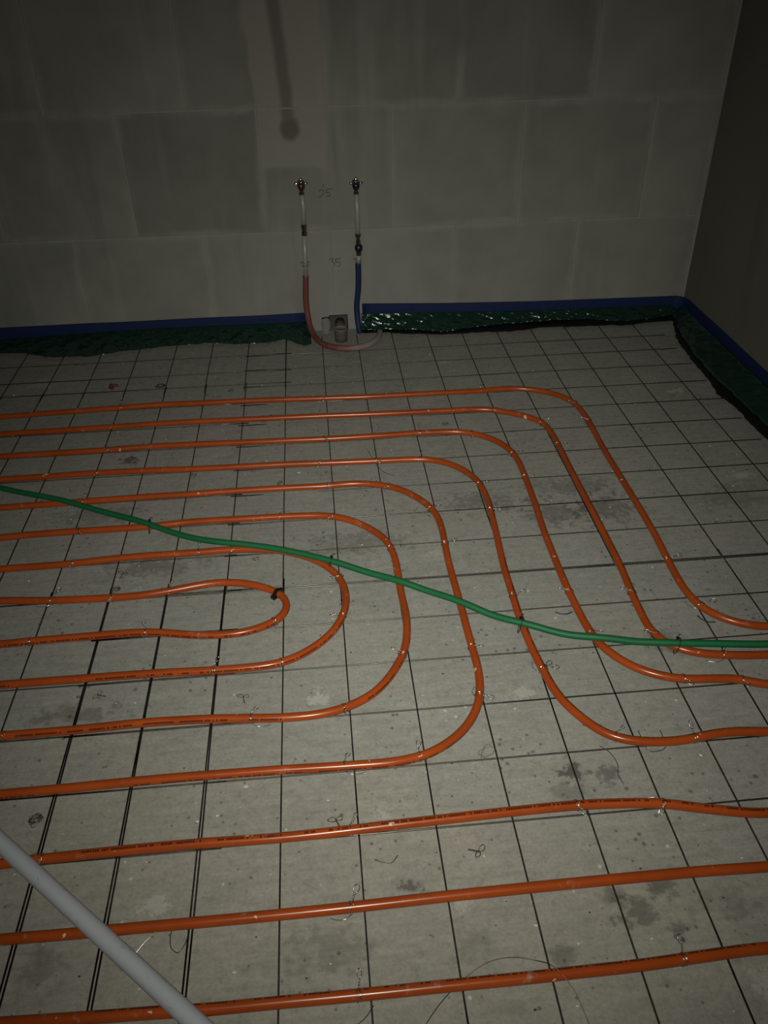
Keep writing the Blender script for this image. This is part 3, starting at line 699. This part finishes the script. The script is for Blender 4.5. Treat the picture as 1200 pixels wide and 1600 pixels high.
mesh_sheet('steel wire mesh sheet in front of the right-hand wall corner', [0.15*i for i in range(0, 11)], 0.445, -1.225,
           [0.285, 0.149]+[-0.15*j for j in range(0, 9)], -0.165, 1.60)
mesh_sheet('steel wire mesh sheet under the pipes in the right foreground', [0.002+0.15*i for i in range(-3, 12)], -1.17, -2.80,
           [-1.206-0.15*j for j in range(0, 6)]+[-2.099, -2.240, -2.395, -2.545, -2.695], -0.47, 1.64, 0.0, 0.0, 0.0008, lambda y: 0.0028*max(0, min(1, (-1.65-y)/0.35))-0.0036)
mesh_sheet('steel wire mesh sheet by the left foil apron near the red clip', [-0.002, -0.157, -0.308, -0.459, -0.610, -0.763, -0.916, -1.071, -1.222, -1.374], 0.44, -0.035,
           [0.294, 0.139, 0.026], -1.45, 0.02, 0.0003)
mesh_sheet('steel wire mesh sheet below the green conduit on the left', [-0.1515, -0.3035, -0.4565, -0.609, -0.763, -0.918, -1.07, -1.22, -1.37], 0.035, -1.215,
           [0.018-0.1525*j for j in range(1, 9)], -1.44, -0.13, 0.0005, -0.002)
mesh_sheet('steel wire mesh sheet beneath the grey conduit, left foreground', [-0.1547, -0.3048, -0.4549, -0.609, -0.760, -0.911, -1.06, -1.21, -1.36], -1.16, -2.80,
           [-1.200-0.1515*j for j in range(0, 6)]+[-2.104, -2.240, -2.40, -2.55, -2.70], -1.43, -0.11, 0.0004, 0.0004, 0.0008)

# ------------------------------------------------------------------ orange heating pipes
PR, PZ = 0.0098, 0.0186
PIPE_INFO = {   # print angle, label, short phrase for its ties, extend at start, extend at end
 'A': (0.62, 'orange heating pipe nearest the back wall, bending down to the right', 'the pipe nearest the back wall', 0.5, 0.36),
 'B': (0.62, 'second orange heating pipe from the back wall, bending to the right', 'the second pipe from back wall', 0.5, 0.40),
 'C': (0.64, 'third orange heating pipe from the back wall, ending in a wavy run', 'the third pipe from back wall', 0.5, 0.40),
 'D': (0.62, 'fourth orange heating pipe from the back wall, with the deepest bend right', 'the fourth pipe from back wall', 0.5, 0.45),
 'E': (0.71, 'outermost orange pipe loop turning back to the left', 'the outermost orange return loop', 0.5, 0.7),
 'F': (0.70, 'second orange pipe loop from outside, turning back left', 'the second orange return loop', 0.5, 0.7),
 'G': (0.66, 'third orange pipe loop, around the smallest one', 'the third orange return loop', 0.5, 0.7),
 'H': (0.74, 'innermost and smallest orange pipe loop with black clip', 'the innermost orange return loop', 0.5, 0.6),
 'I': (0.47, 'orange heating pipe across the foreground with a bump near the right', 'the third pipe from bottom edge', 0.8, 0.45),
 'J': (0.15, 'straight orange heating pipe, second from the bottom edge', 'the second pipe from bottom edge', 0.8, 0.5),
 'K': (0.60, 'straight orange heating pipe closest to the camera', 'the pipe closest to bottom edge', 0.8, 0.5),
}
def extend(P, n0, n1):
    a = (P[0]-P[2]).normalized(); b = (P[-1]-P[-3]).normalized()
    if b.x > 0: b = Vector((1, -0.03, 0)).normalized()
    if n0: P = [P[0]+a*n0, P[0]+a*(n0*0.5)]+P
    if n1: P = P+[P[-1]+b*(n1*0.5), P[-1]+b*n1]
    return P
PIPES = {}
for key, (v0, lab, short, e0, e1) in PIPE_INFO.items():
    P = [Vector((x, y, PZ)) for x, y in PIPE_PATHS[key]]
    P = extend(P, e0, e1)
    P = smooth_path(resample(catmull(P, 0.01), 0.012), 7)
    PIPES[key] = P
    o = tube('heating_pipe', P, PR, M['pipe'], None, 16, v0, 0.012*(1 if key in 'ACEGI' else -1))
    tag(o, lab, 'pipe', 'orange underfloor heating pipes')

def nearest(P, q):
    i = min(range(len(P)), key=lambda k: (P[k].xy-Vector(q[:2])).length)
    t = (P[min(len(P)-1, i+1)]-P[max(0, i-1)]).normalized()
    return P[i], t, i

# ------------------------------------------------------------------ tie wires
def helix(r, turns, pitch, n, a0=0.0):
    return [Vector((pitch*(i/n-0.5)*turns, math.cos(a0+2*math.pi*turns*i/n)*r, math.sin(a0+2*math.pi*turns*i/n)*r)) for i in range(n+1)]

def twist_pair(start, d, length, turns, amp):
    d = Vector(d).normalized(); ref = Vector((0, 0, 1)) if abs(d.z) < .9 else Vector((1, 0, 0))
    a = d.cross(ref).normalized(); b = d.cross(a)
    out = []
    for ph in (0, math.pi):
        P = []
        n = max(8, int(turns*8))
        for i in range(n+1):
            t = i/n; an = ph+2*math.pi*turns*t
            P.append(Vector(start)+d*(length*t)+(a*math.cos(an)+b*math.sin(an))*amp)
        out.append(P)
    return out

def loop_end(c, d, r, n=12):
    d = Vector(d).normalized(); ref = Vector((0, 0, 1)); a = d.cross(ref).normalized()
    return [Vector(c)+d*(r-math.cos(2*math.pi*i/n)*r)+a*(math.sin(2*math.pi*i/n)*r*0.6)+Vector((0, 0, 0.2*r*math.sin(i))) for i in range(n+1)]

TR = 0.00065
TIE_KINDS = []
for kidx in range(6):
    random.seed(100+kidx)
    r = PR+0.0009
    wrap = [helix(r, 1.0+0.5*(kidx % 2), 0.0045, 26, kidx), helix(r+0.0004, 1.0, 0.0080, 18, 2+kidx)]
    side = 1 if kidx % 2 else -1
    st = Vector((0.001, side*r*0.75, r*0.7))
    d = Vector((random.uniform(-.6, .6), side*random.uniform(0.6, 1.0), random.uniform(-0.1, 0.5))).normalized()
    ln = random.uniform(0.006, 0.013)
    tail = twist_pair(st, d, ln, 2.5, 0.0011)
    tail.append(loop_end(st+d*ln, d+Vector((random.uniform(-.4, .4), 0, -0.3)), random.uniform(0.005, 0.009)))
    if kidx in (2, 5):
        q = Vector((0.0, -side*r*0.9, -r*0.4))
        tail.append(catmull([q, q+Vector((-0.012, -side*0.008, -0.001)), q+Vector((-0.026, -side*0.006, -0.004)), q+Vector((-0.036, -side*0.001, -0.005))], 0.004))
    def mk(paths, nm):
        V = []; Fc = []
        for P in paths:
            v, f, _ = tube_data(P, TR, 5); o = len(V); V += v; Fc += [tuple(i+o for i in q) for q in f]
        me = bpy.data.meshes.new(nm); me.from_pydata([tuple(v) for v in V], [], Fc)
        me.polygons.foreach_set('use_smooth', [True]*len(me.polygons)); me.materials.append(M['tie'])
        return me
    TIE_KINDS.append((mk(wrap, 'wire_wrap'), mk(tail, 'twisted_end')))
random.seed(21)
ORD = ['first', 'second', 'third', 'fourth', 'fifth', 'sixth', 'seventh', 'eighth', 'ninth', 'tenth']
LOOPS = 'EFGH'
for key, lst in TIES.items():
    items = []
    for q in lst:
        p, t, i = nearest(PIPES[key], q)
        items.append((i, p, t))
    items.sort(key=lambda a: a[0])
    for n, (i, p, t) in enumerate(items):
        wk = random.randrange(6)
        root = empty('tie_wire', (p.x, p.y, p.z), (0, 0, math.atan2(t.y, t.x)))
        way = 'from its top left' if key in LOOPS else 'from the left'
        tag(root, f'{ORD[n]} steel tie {way} on {PIPE_INFO[key][2]}' if len(items) > 1 else f'twisted shiny steel tie around {PIPE_INFO[key][2]}', 'tie wire', 'steel ties holding the orange pipes')
        a = link('wire_wrap', TIE_KINDS[wk][0], None, root)
        b = link('twisted_end', TIE_KINDS[wk][1], None, root)
        sc = random.uniform(0.8, 1.25)
        b.scale = (sc, 1, sc if random.random() < .5 else 1)

# ------------------------------------------------------------------ green conduit and its cable ties
GP = [Vector((x, y, 0.0374)) for x, y in GREEN]
GP = extend(GP, 0.6, 0.45)
GP = smooth_path(resample(catmull(GP, 0.01), 0.012), 8)
for i, p in enumerate(GP):     # rides over the pipes, dips a little between them
    d = min((p.xy-q.xy).length for P in PIPES.values() for q in P[::2])
    p.z -= 0.004*min(1, max(0, (d-0.02)/0.04))
GP = smooth_path(GP, 3)
tag(tube('electric_conduit', GP, 0.0087, M['green'], None, 14), 'green plastic conduit snaking across the orange pipes', 'conduit')

TIE_AT = dict(F=TIE_POS[0], G=TIE_POS[1], D=TIE_POS[2], B=TIE_POS[3])
for key, rz, lab in (('F', 0.5, 'black cable tie where the green conduit crosses the second return loop'),
                     ('G', 0.2, 'black cable tie fixing the green conduit to the third return loop'),
                     ('D', 0.25, 'black cable tie where the green conduit crosses the fourth pipe from back wall'),
                     ('B', -0.1, 'black cable tie on the green conduit near the right edge')):
    i = min(range(len(GP)), key=lambda k: (GP[k].xy-Vector(TIE_AT[key])).length)
    c = GP[i]; d = (GP[i+2]-GP[i-2]).normalized()
    root = tag(empty('cable_tie', (c.x, c.y, PZ), (0, 0, math.atan2(d.y, d.x)+rz)), lab, 'cable tie', 'black cable ties on the green conduit')
    h = (c.z-PZ)
    P = []
    for k in range(25):
        a = 2*math.pi*k/24
        P.append(Vector((0.004*math.sin(a), math.cos(a)*0.0138, h*0.5+math.sin(a)*(h*0.5+0.0128))))
    tube('strap', P, 0.0012, M['black'], root, 6)
    mesh_obj('tie_head', *box_data(-0.003, 0.003, 0.008, 0.0135, h+0.004, h+0.0085), M['black'], root)
    tube('tail', catmull([Vector((0, 0.011, h+0.007)), Vector((0.003, 0.017, h+0.011)), Vector((0.008, 0.022, h+0.008))], 0.003), 0.0010, M['black'], root, 6)

# black clip on the innermost loop
p, t, i = nearest(PIPES['H'], (0.0, -1.20))
i = min(range(len(PIPES['H'])), key=lambda k: (PIPES['H'][k].xy-Vector(CLIP_AT)).length)
p = PIPES['H'][i]; t = (PIPES['H'][i+1]-PIPES['H'][i-1]).normalized()
clip = tag(empty('pipe_clip', (p.x, p.y, PZ), (0, 0, math.atan2(t.y, t.x))), 'black plastic clip gripping the innermost orange loop', 'pipe clip')
V = []; Fc = []; n = 16
for k in range(n+1):
    a = math.radians(-62+304*k/n)
    for rr in (PR+0.0002, PR+0.0026):
        for xx in (-0.0055, 0.0055):
            V.append((xx, math.cos(a)*rr, math.sin(a)*rr))
for k in range(n):
    b = k*4; e = b+4
    Fc += [(b, b+1, e+1, e), (b+2, e+2, e+3, b+3), (b, e, e+2, b+2), (b+1, b+3, e+3, e+1)]
Fc += [(0, 2, 3, 1), (n*4, n*4+1, n*4+3, n*4+2)]
mesh_obj('clip_ring', V, Fc, M['black'], clip)
mesh_obj('clip_foot', *box_data(-0.0065, 0.0065, -0.020, -0.0095, -0.0085, 0.0005), M['black'], clip)
mesh_obj('clip_latch', *box_data(-0.0050, 0.0050, 0.0090, 0.0165, 0.0015, 0.0075), M['black'], clip)

# ------------------------------------------------------------------ grey conduit in the left foreground
g0, g1 = Vector((-0.531, -1.918)), Vector((-0.106, -2.298))
gd = (g1-g0).normalized()
ga, gb = g0-gd*1.15, g1+gd*0.62
gz = PZ+PR+0.0162
tag(tube('grey_conduit', [Vector((ga.x, ga.y, gz)).lerp(Vector((gb.x, gb.y, gz)), k/24) for k in range(25)], 0.0160, M['grey'], None, 24),
    'straight grey plastic conduit lying across the pipes, lower left corner', 'conduit')

# ------------------------------------------------------------------ water risers on the wall
RY = WY-0.026
def valve(root, x, z, cap, wings=True, knob=True):
    # body, stub into the wall, round cap, butterfly wings, bleed knob
    lathe('valve_cap', [(0.004, -0.016), (0.011, -0.014), (0.0145, -0.006), (0.0150, 0.002), (0.0115, 0.010), (0.006, 0.013)], cap, root, 20, 'Z', (x, RY-0.002, z))
    lathe('wall_stub', [(0.010, 0.0), (0.010, 0.014), (0.016, 0.015), (0.016, 0.0215)], M['chrome'], root, 16, 'Y', (x, RY+0.004, z+0.004))
    lathe('compression_nut', [(0.0085, -0.034), (0.0105, -0.033), (0.0105, -0.025), (0.0080, -0.024), (0.0080, -0.018), (0.0100, -0.017), (0.0100, -0.013)], M['brass'], root, 12, 'Z', (x, RY, z), False)
    if wings:
        for s in (-1, 1):
            P = catmull([Vector((x+s*0.006, RY-0.006, z+0.010)), Vector((x+s*0.014, RY-0.010, z+0.012)), Vector((x+s*0.021, RY-0.011, z+0.010)), Vector((x+s*0.025, RY-0.010, z+0.014))], 0.003)
            nn = len(P)
            tube('valve_wing', P, [0.0030+0.0016*abs(math.sin(2.6*k/nn)) for k in range(nn)], M['chrome'], root, 8)
    if knob:
        lathe('bleed_knob', [(0.0075, 0.010), (0.0075, 0.017), (0.0050, 0.019), (0.0052, 0.026), (0.0030, 0.031)], M['chrome'], root, 12, 'Z', (x, RY-0.003, z))

rr = tag(empty('water_riser', (0.105, RY, 0.0)), 'water riser with red tap and red sleeve curling onto the floor', 'water pipe', 'water risers on the back wall')
bb = tag(empty('water_riser', (0.320, RY, 0.0)), 'water riser with blue tap and straight blue sleeve', 'water pipe', 'water risers on the back wall')
def sub(root, fn, *a, **k):
    before = set(bpy.data.objects)
    fn(*a, **k)
    for o in set(bpy.data.objects)-before:
        if o.parent is None or o.parent == root:
            into(root, o)
sub(rr, valve, None, 0.106, 0.613, M['redcap'])
sub(rr, tube, 'upper_pipe', [Vector((0.1065, RY, 0.588)), Vector((0.1085, RY, 0.53)), Vector((0.1065, RY, 0.462))], 0.0095, M['pex'], None, 14)
sub(rr, lathe, 'brass_coupling', [(0.0105, 0.0), (0.0118, 0.001), (0.0118, 0.016), (0.0095, 0.017), (0.0095, 0.027), (0.0118, 0.028), (0.0118, 0.044), (0.0105, 0.045)], M['brass'], None, 8, 'Z', (0.1060, RY, 0.420), False)
sub(rr, tube, 'lower_pipe', [Vector((0.1055, RY, 0.422)), Vector((0.102, RY, 0.33)), Vector((0.100, RY, 0.25))], 0.0095, M['pex'], None, 14)
def clampfn(x, z, s):
    lathe('clamp_ring', [(0.0100, -0.007), (0.0135, -0.007), (0.0135, 0.007), (0.0100, 0.007)], M['clamp'], None, 16, 'Z', (x, RY, z))
    for q in s: mesh_obj('clamp_lug', *box_data(x+q*0.016-0.004, x+q*0.016+0.004, RY-0.006, RY+0.006, z-0.002, z+0.009), M['clamp'])
    mesh_obj('clamp_stem', *box_data(x-0.004, x+0.004, RY+0.010, WY-0.0003, z-0.004, z+0.004), M['clamp'])
sub(rr, clampfn, 0.101, 0.303, (-1, 1))
RS = catmull([Vector((0.0995, RY, 0.254)), Vector((0.0960, RY, 0.20)), Vector((0.0930, RY, 0.145)), Vector((0.0955, RY-0.006, 0.090)), Vector((0.1035, RY-0.040, 0.048)),
              Vector((0.118, RY-0.085, 0.026)), Vector((0.143, 0.350, 0.0215)), Vector((0.175, 0.308, 0.0208)), Vector((0.220, 0.283, 0.0205)), Vector((0.270, 0.276, 0.0205)),
              Vector((0.330, 0.293, 0.0205)), Vector((0.373, 0.342, 0.0205)), Vector((0.393, 0.392, 0.0205)), Vector((0.400, 0.432, 0.0205))], 0.006)
sub(rr, tube, 'red_sleeve', RS, 0.0125, M['red'], None, 16)
sub(bb, valve, None, 0.321, 0.607, M['bluecap'])
sub(bb, tube, 'upper_pipe', [Vector((0.3215, RY, 0.582)), Vector((0.323, RY, 0.50)), Vector((0.322, RY, 0.412))], 0.0095, M['pex'], None, 14)
sub(bb, lathe, 'brass_coupling', [(0.0105, 0.0), (0.0105, 0.016), (0.0080, 0.018), (0.0080, 0.030), (0.0122, 0.032), (0.0122, 0.044), (0.0110, 0.045)], M['brass'], None, 8, 'Z', (0.3225, RY, 0.374), False)
sub(bb, lathe, 'blue_valve', [(0.005, -0.017), (0.0125, -0.014), (0.0160, -0.006), (0.0168, 0.002), (0.0140, 0.011), (0.007, 0.016)], M['bluecap'], None, 20, 'Z', (0.3235, RY-0.002, 0.362))
sub(bb, lathe, 'lower_nut', [(0.0100, 0.0), (0.0112, 0.001), (0.0112, 0.015), (0.0090, 0.017)], M['brass'], None, 8, 'Z', (0.3235, RY, 0.330), False)
sub(bb, tube, 'lower_pipe', [Vector((0.3235, RY, 0.332)), Vector((0.321, RY, 0.29))], 0.0095, M['pex'], None, 14)
sub(bb, clampfn, 0.3205, 0.308, (-1,))
sub(bb, tube, 'blue_sleeve', catmull([Vector((0.3195, RY, 0.298)), Vector((0.3190, RY, 0.24)), Vector((0.3160, RY, 0.185)), Vector((0.3080, RY, 0.122)), Vector((0.3080, RY-0.004, 0.07)), Vector((0.313, RY-0.020, 0.02)), Vector((0.315, RY-0.024, 0.001))], 0.008), 0.0122, M['blue'], None, 16)

# ------------------------------------------------------------------ loose bits on the slab
def offcut_t(loc, rz, label, s=1.0):       # twisted stem with a flat loop as head
    root = tag(empty('tie_offcut', loc, (0, 0, rz)), label, 'wire offcut', 'wire offcuts lying about')
    root.scale = (s, s, s)
    multi_tube('twisted_stem', twist_pair((0, 0, 0.004), (1, 0, 0.05), 0.022, 3, 0.0011), 0.0008, M['darkwire'], root, 5)
    multi_tube('wire_loop', [loop_end((0.022, 0, 0.005), (0.4, 1, 0.1), 0.008), loop_end((0.022, 0, 0.005), (-0.3, -1, 0.1), 0.007)], 0.0008, M['darkwire'], root, 5)
    return root
def offcut_wire(pts, label, r=0.0008, mat='darkwire', name='wire_offcut', cat='wire offcut'):
    P = catmull([Vector(p) for p in pts], 0.004)
    return tag(tube(name, P, r, M[mat], None, 6), label, cat, 'wire offcuts lying about' if cat == 'wire offcut' else None)
def tangle(loc, label, seed, size, n=26, r=0.0006):
    random.seed(seed)
    P = []
    for i in range(n):
        a = i*1.9+random.uniform(-.5, .5)
        P.append(Vector(loc)+Vector((math.cos(a)*size*random.uniform(.3, 1), math.sin(a)*size*random.uniform(.3, 1), 0.003+random.uniform(0, .008))))
    return tag(tube('wire_tangle', catmull(P, 0.004), r, M['darkwire'], None, 5), label, 'wire offcut', 'wire offcuts lying about')

offcut_t((0.355, -2.008, 0.0), -0.35, 'twisted wire offcut shaped like a pin, below the bumpy foreground pipe', 1.0)
offcut_t((-0.440, -1.118, 0.0), 1.35, 'twisted wire offcut standing out inside the third return loop, left', 1.0)
offcut_t((0.118, -1.942, 0.004), 2.0, 'twisted wire offcut just above the third pipe from the bottom edge', 1.0)
offcut_t((-0.082, -1.607, 0.010), 1.75, 'upright twisted wire offcut on the lower run of the second return loop', 0.9)
offcut_t((0.600, -1.545, 0.0), -0.5, 'frayed wire offcut left of the fourth pipe from the back wall', 1.1)
offcut_t((-0.400, -1.545, 0.0), 2.9, 'twisted wire offcut at the left above the lower run of third loop', 0.9)
tangle((-0.475, -1.865, 0.004), 'wire tangle hanging on the mesh above the grey conduit', 5, 0.017)
tangle((-0.478, 0.035, 0.006), 'dark wire tangle on a mesh crossing near the left foil apron', 8, 0.024, 34)
tangle((0.432, -1.791, 0.004), 'fine curled wire at a mesh crossing right of the outermost return loop', 12, 0.030, 7, 0.0004)
tangle((-0.205, -0.035, 0.004), 'tiny dark wire scrap above the pipe nearest the back wall', 14, 0.014, 10)
tangle((-0.290, -0.62, 0.002), 'small wire scrap under the fourth pipe from back wall, centre left', 15, 0.013, 9)
tangle((-0.015, -0.70, 0.002), 'small wire scrap between fifth and sixth pipe lines, centre', 16, 0.014, 10)
tangle((0.560, -0.385, 0.004), 'small wire loop between second and third pipe from back wall', 17, 0.016, 10)
tangle((-0.440, -1.170, 0.004), 'wire knot on the mesh just above the innermost loop', 18, 0.014, 16)
tangle((-0.075, -1.075, 0.002), 'two wire snippets between the third and innermost loop', 19, 0.015, 7)
offcut_wire([(-0.176, -2.092, .004), (-0.160, -2.10, .010), (-0.155, -2.13, .012), (-0.168, -2.152, .008), (-0.183, -2.140, .004), (-0.186, -2.115, .004), (-0.176, -2.092, .008)], 'curled wire ring beside the mesh right of the grey conduit')
offcut_wire([(-0.245, -2.150, .006), (-0.225, -2.128, .012), (-0.205, -2.113, .012), (-0.185, -2.105, .006)], 'short shiny wire bit sticking out from the grey conduit', 0.0008, 'tie')
offcut_wire([(0.235, -2.303, .002), (0.262, -2.275, .003), (0.300, -2.246, .006), (0.345, -2.226, .018), (0.387, -2.222, .022), (0.425, -2.230, .022), (0.455, -2.248, .029), (0.480, -2.283, .018), (0.492, -2.325, .004), (0.497, -2.36, .002)], 'long thin wire arching under the pipe closest to the bottom edge')
offcut_wire([(0.155, -2.268, .006), (0.140, -2.285, .004), (0.118, -2.296, .003), (0.100, -2.290, .003)], 'thin wire tail below the tie on the bottom pipe')
offcut_wire([(0.675, -1.795, .002), (0.690, -1.815, .003), (0.697, -1.845, .003), (0.690, -1.870, .003), (0.694, -1.895, .002)], 'thin bent wire on the bare slab below the deep bend')
offcut_wire([(0.765, -1.772, .012), (0.770, -1.815, .004), (0.790, -1.822, .003), (0.812, -1.812, .004), (0.812, -1.775, .012)], 'square-bent wire loop hanging below the deep bend on the right')
offcut_wire([(0.178, -2.010, .002), (0.195, -2.018, .002), (0.210, -2.019, .002), (0.222, -2.006, .003)], 'small bow-shaped wire bit under the third pipe from the bottom')
offcut_wire([(0.275, -0.52, .004), (0.290, -0.58, .004), (0.310, -0.65, .003), (0.345, -0.685, .003), (0.385, -0.69, .003)], 'thin kinked wire lying between third and fifth pipe lines')
offcut_wire([(0.690, -1.374, .003), (0.705, -1.383, .003), (0.720, -1.383, .003), (0.732, -1.377, .003)], 'short black cable-tie cutting left of the third pipe', 0.0014, 'black', 'cable_tie_offcut', 'cable tie')
offcut_wire([(1.040, -1.425, .003), (1.047, -1.440, .003), (1.060, -1.450, .003), (1.075, -1.452, .003)], 'short black cable-tie cutting under the pipe bend near the right edge', 0.0014, 'black', 'cable_tie_offcut', 'cable tie')

# little red plastic cross near the far left
rc = tag(empty('red_plastic_cross', (-0.668, 0.066, 0.0), (0, 0, 0.25)), 'small dark red plastic cross on the slab, far left', 'plastic scrap')
for k, (l, w) in enumerate(((0.022, 0.006), (0.016, 0.007), (0.013, 0.006), (0.018, 0.006))):
    a = k*math.pi/2
    P = [Vector((math.cos(a)*l*t, math.sin(a)*l*t, 0.006+0.003*math.sin(t*3+k))) for t in (0, .3, .6, .85, 1)]
    tube('arm', P, [w*.8, w, w*0.7, w, w*.6], M['redbit'], rc, 8)
lathe('hub', [(0.004, 0.0), (0.008, 0.002), (0.008, 0.011), (0.004, 0.014)], M['redbit'], rc, 10)

def crumbs(name, n, smin, smax, mat, label, cat, seed, zone):
    random.seed(seed); V = []; Fc = []
    for _ in range(n):
        x = random.uniform(zone[0], zone[1]); y = random.uniform(zone[2], zone[3])
        s = random.uniform(smin, smax)*random.choice((.6, .8, 1, 1.4))
        o = len(V)
        base = [(1, 0, .5), (0, 1, .5), (-1, 0, .5), (0, -1, .5), (0, 0, 1.1), (0, 0, 0)]
        an = random.random()*6.28; ca, sa = math.cos(an), math.sin(an)
        for bx, by, bz in base:
            j = random.uniform(.6, 1.25)
            V.append((x+s*j*(bx*ca-by*sa)*1.3, y+s*j*(bx*sa+by*ca), max(0.0, bz*s*0.9*(j if bz else 0))))
        Fc += [tuple(o+i for i in f) for f in ((0, 1, 4), (1, 2, 4), (2, 3, 4), (3, 0, 4), (1, 0, 5), (2, 1, 5), (3, 2, 5), (0, 3, 5))]
    return tag(mesh_obj(name, V, Fc, M[mat]), label, cat, kind='stuff')
crumbs('mortar_crumbs', 420, 0.0010, 0.0028, 'crumb', 'pale mortar crumbs scattered over the slab', 'debris', 31, (-1.3, 1.55, -2.6, 0.35))
crumbs('dark_grit', 620, 0.0009, 0.0024, 'grit', 'dark grit scattered over the slab', 'debris', 32, (-1.3, 1.55, -2.6, 0.35))
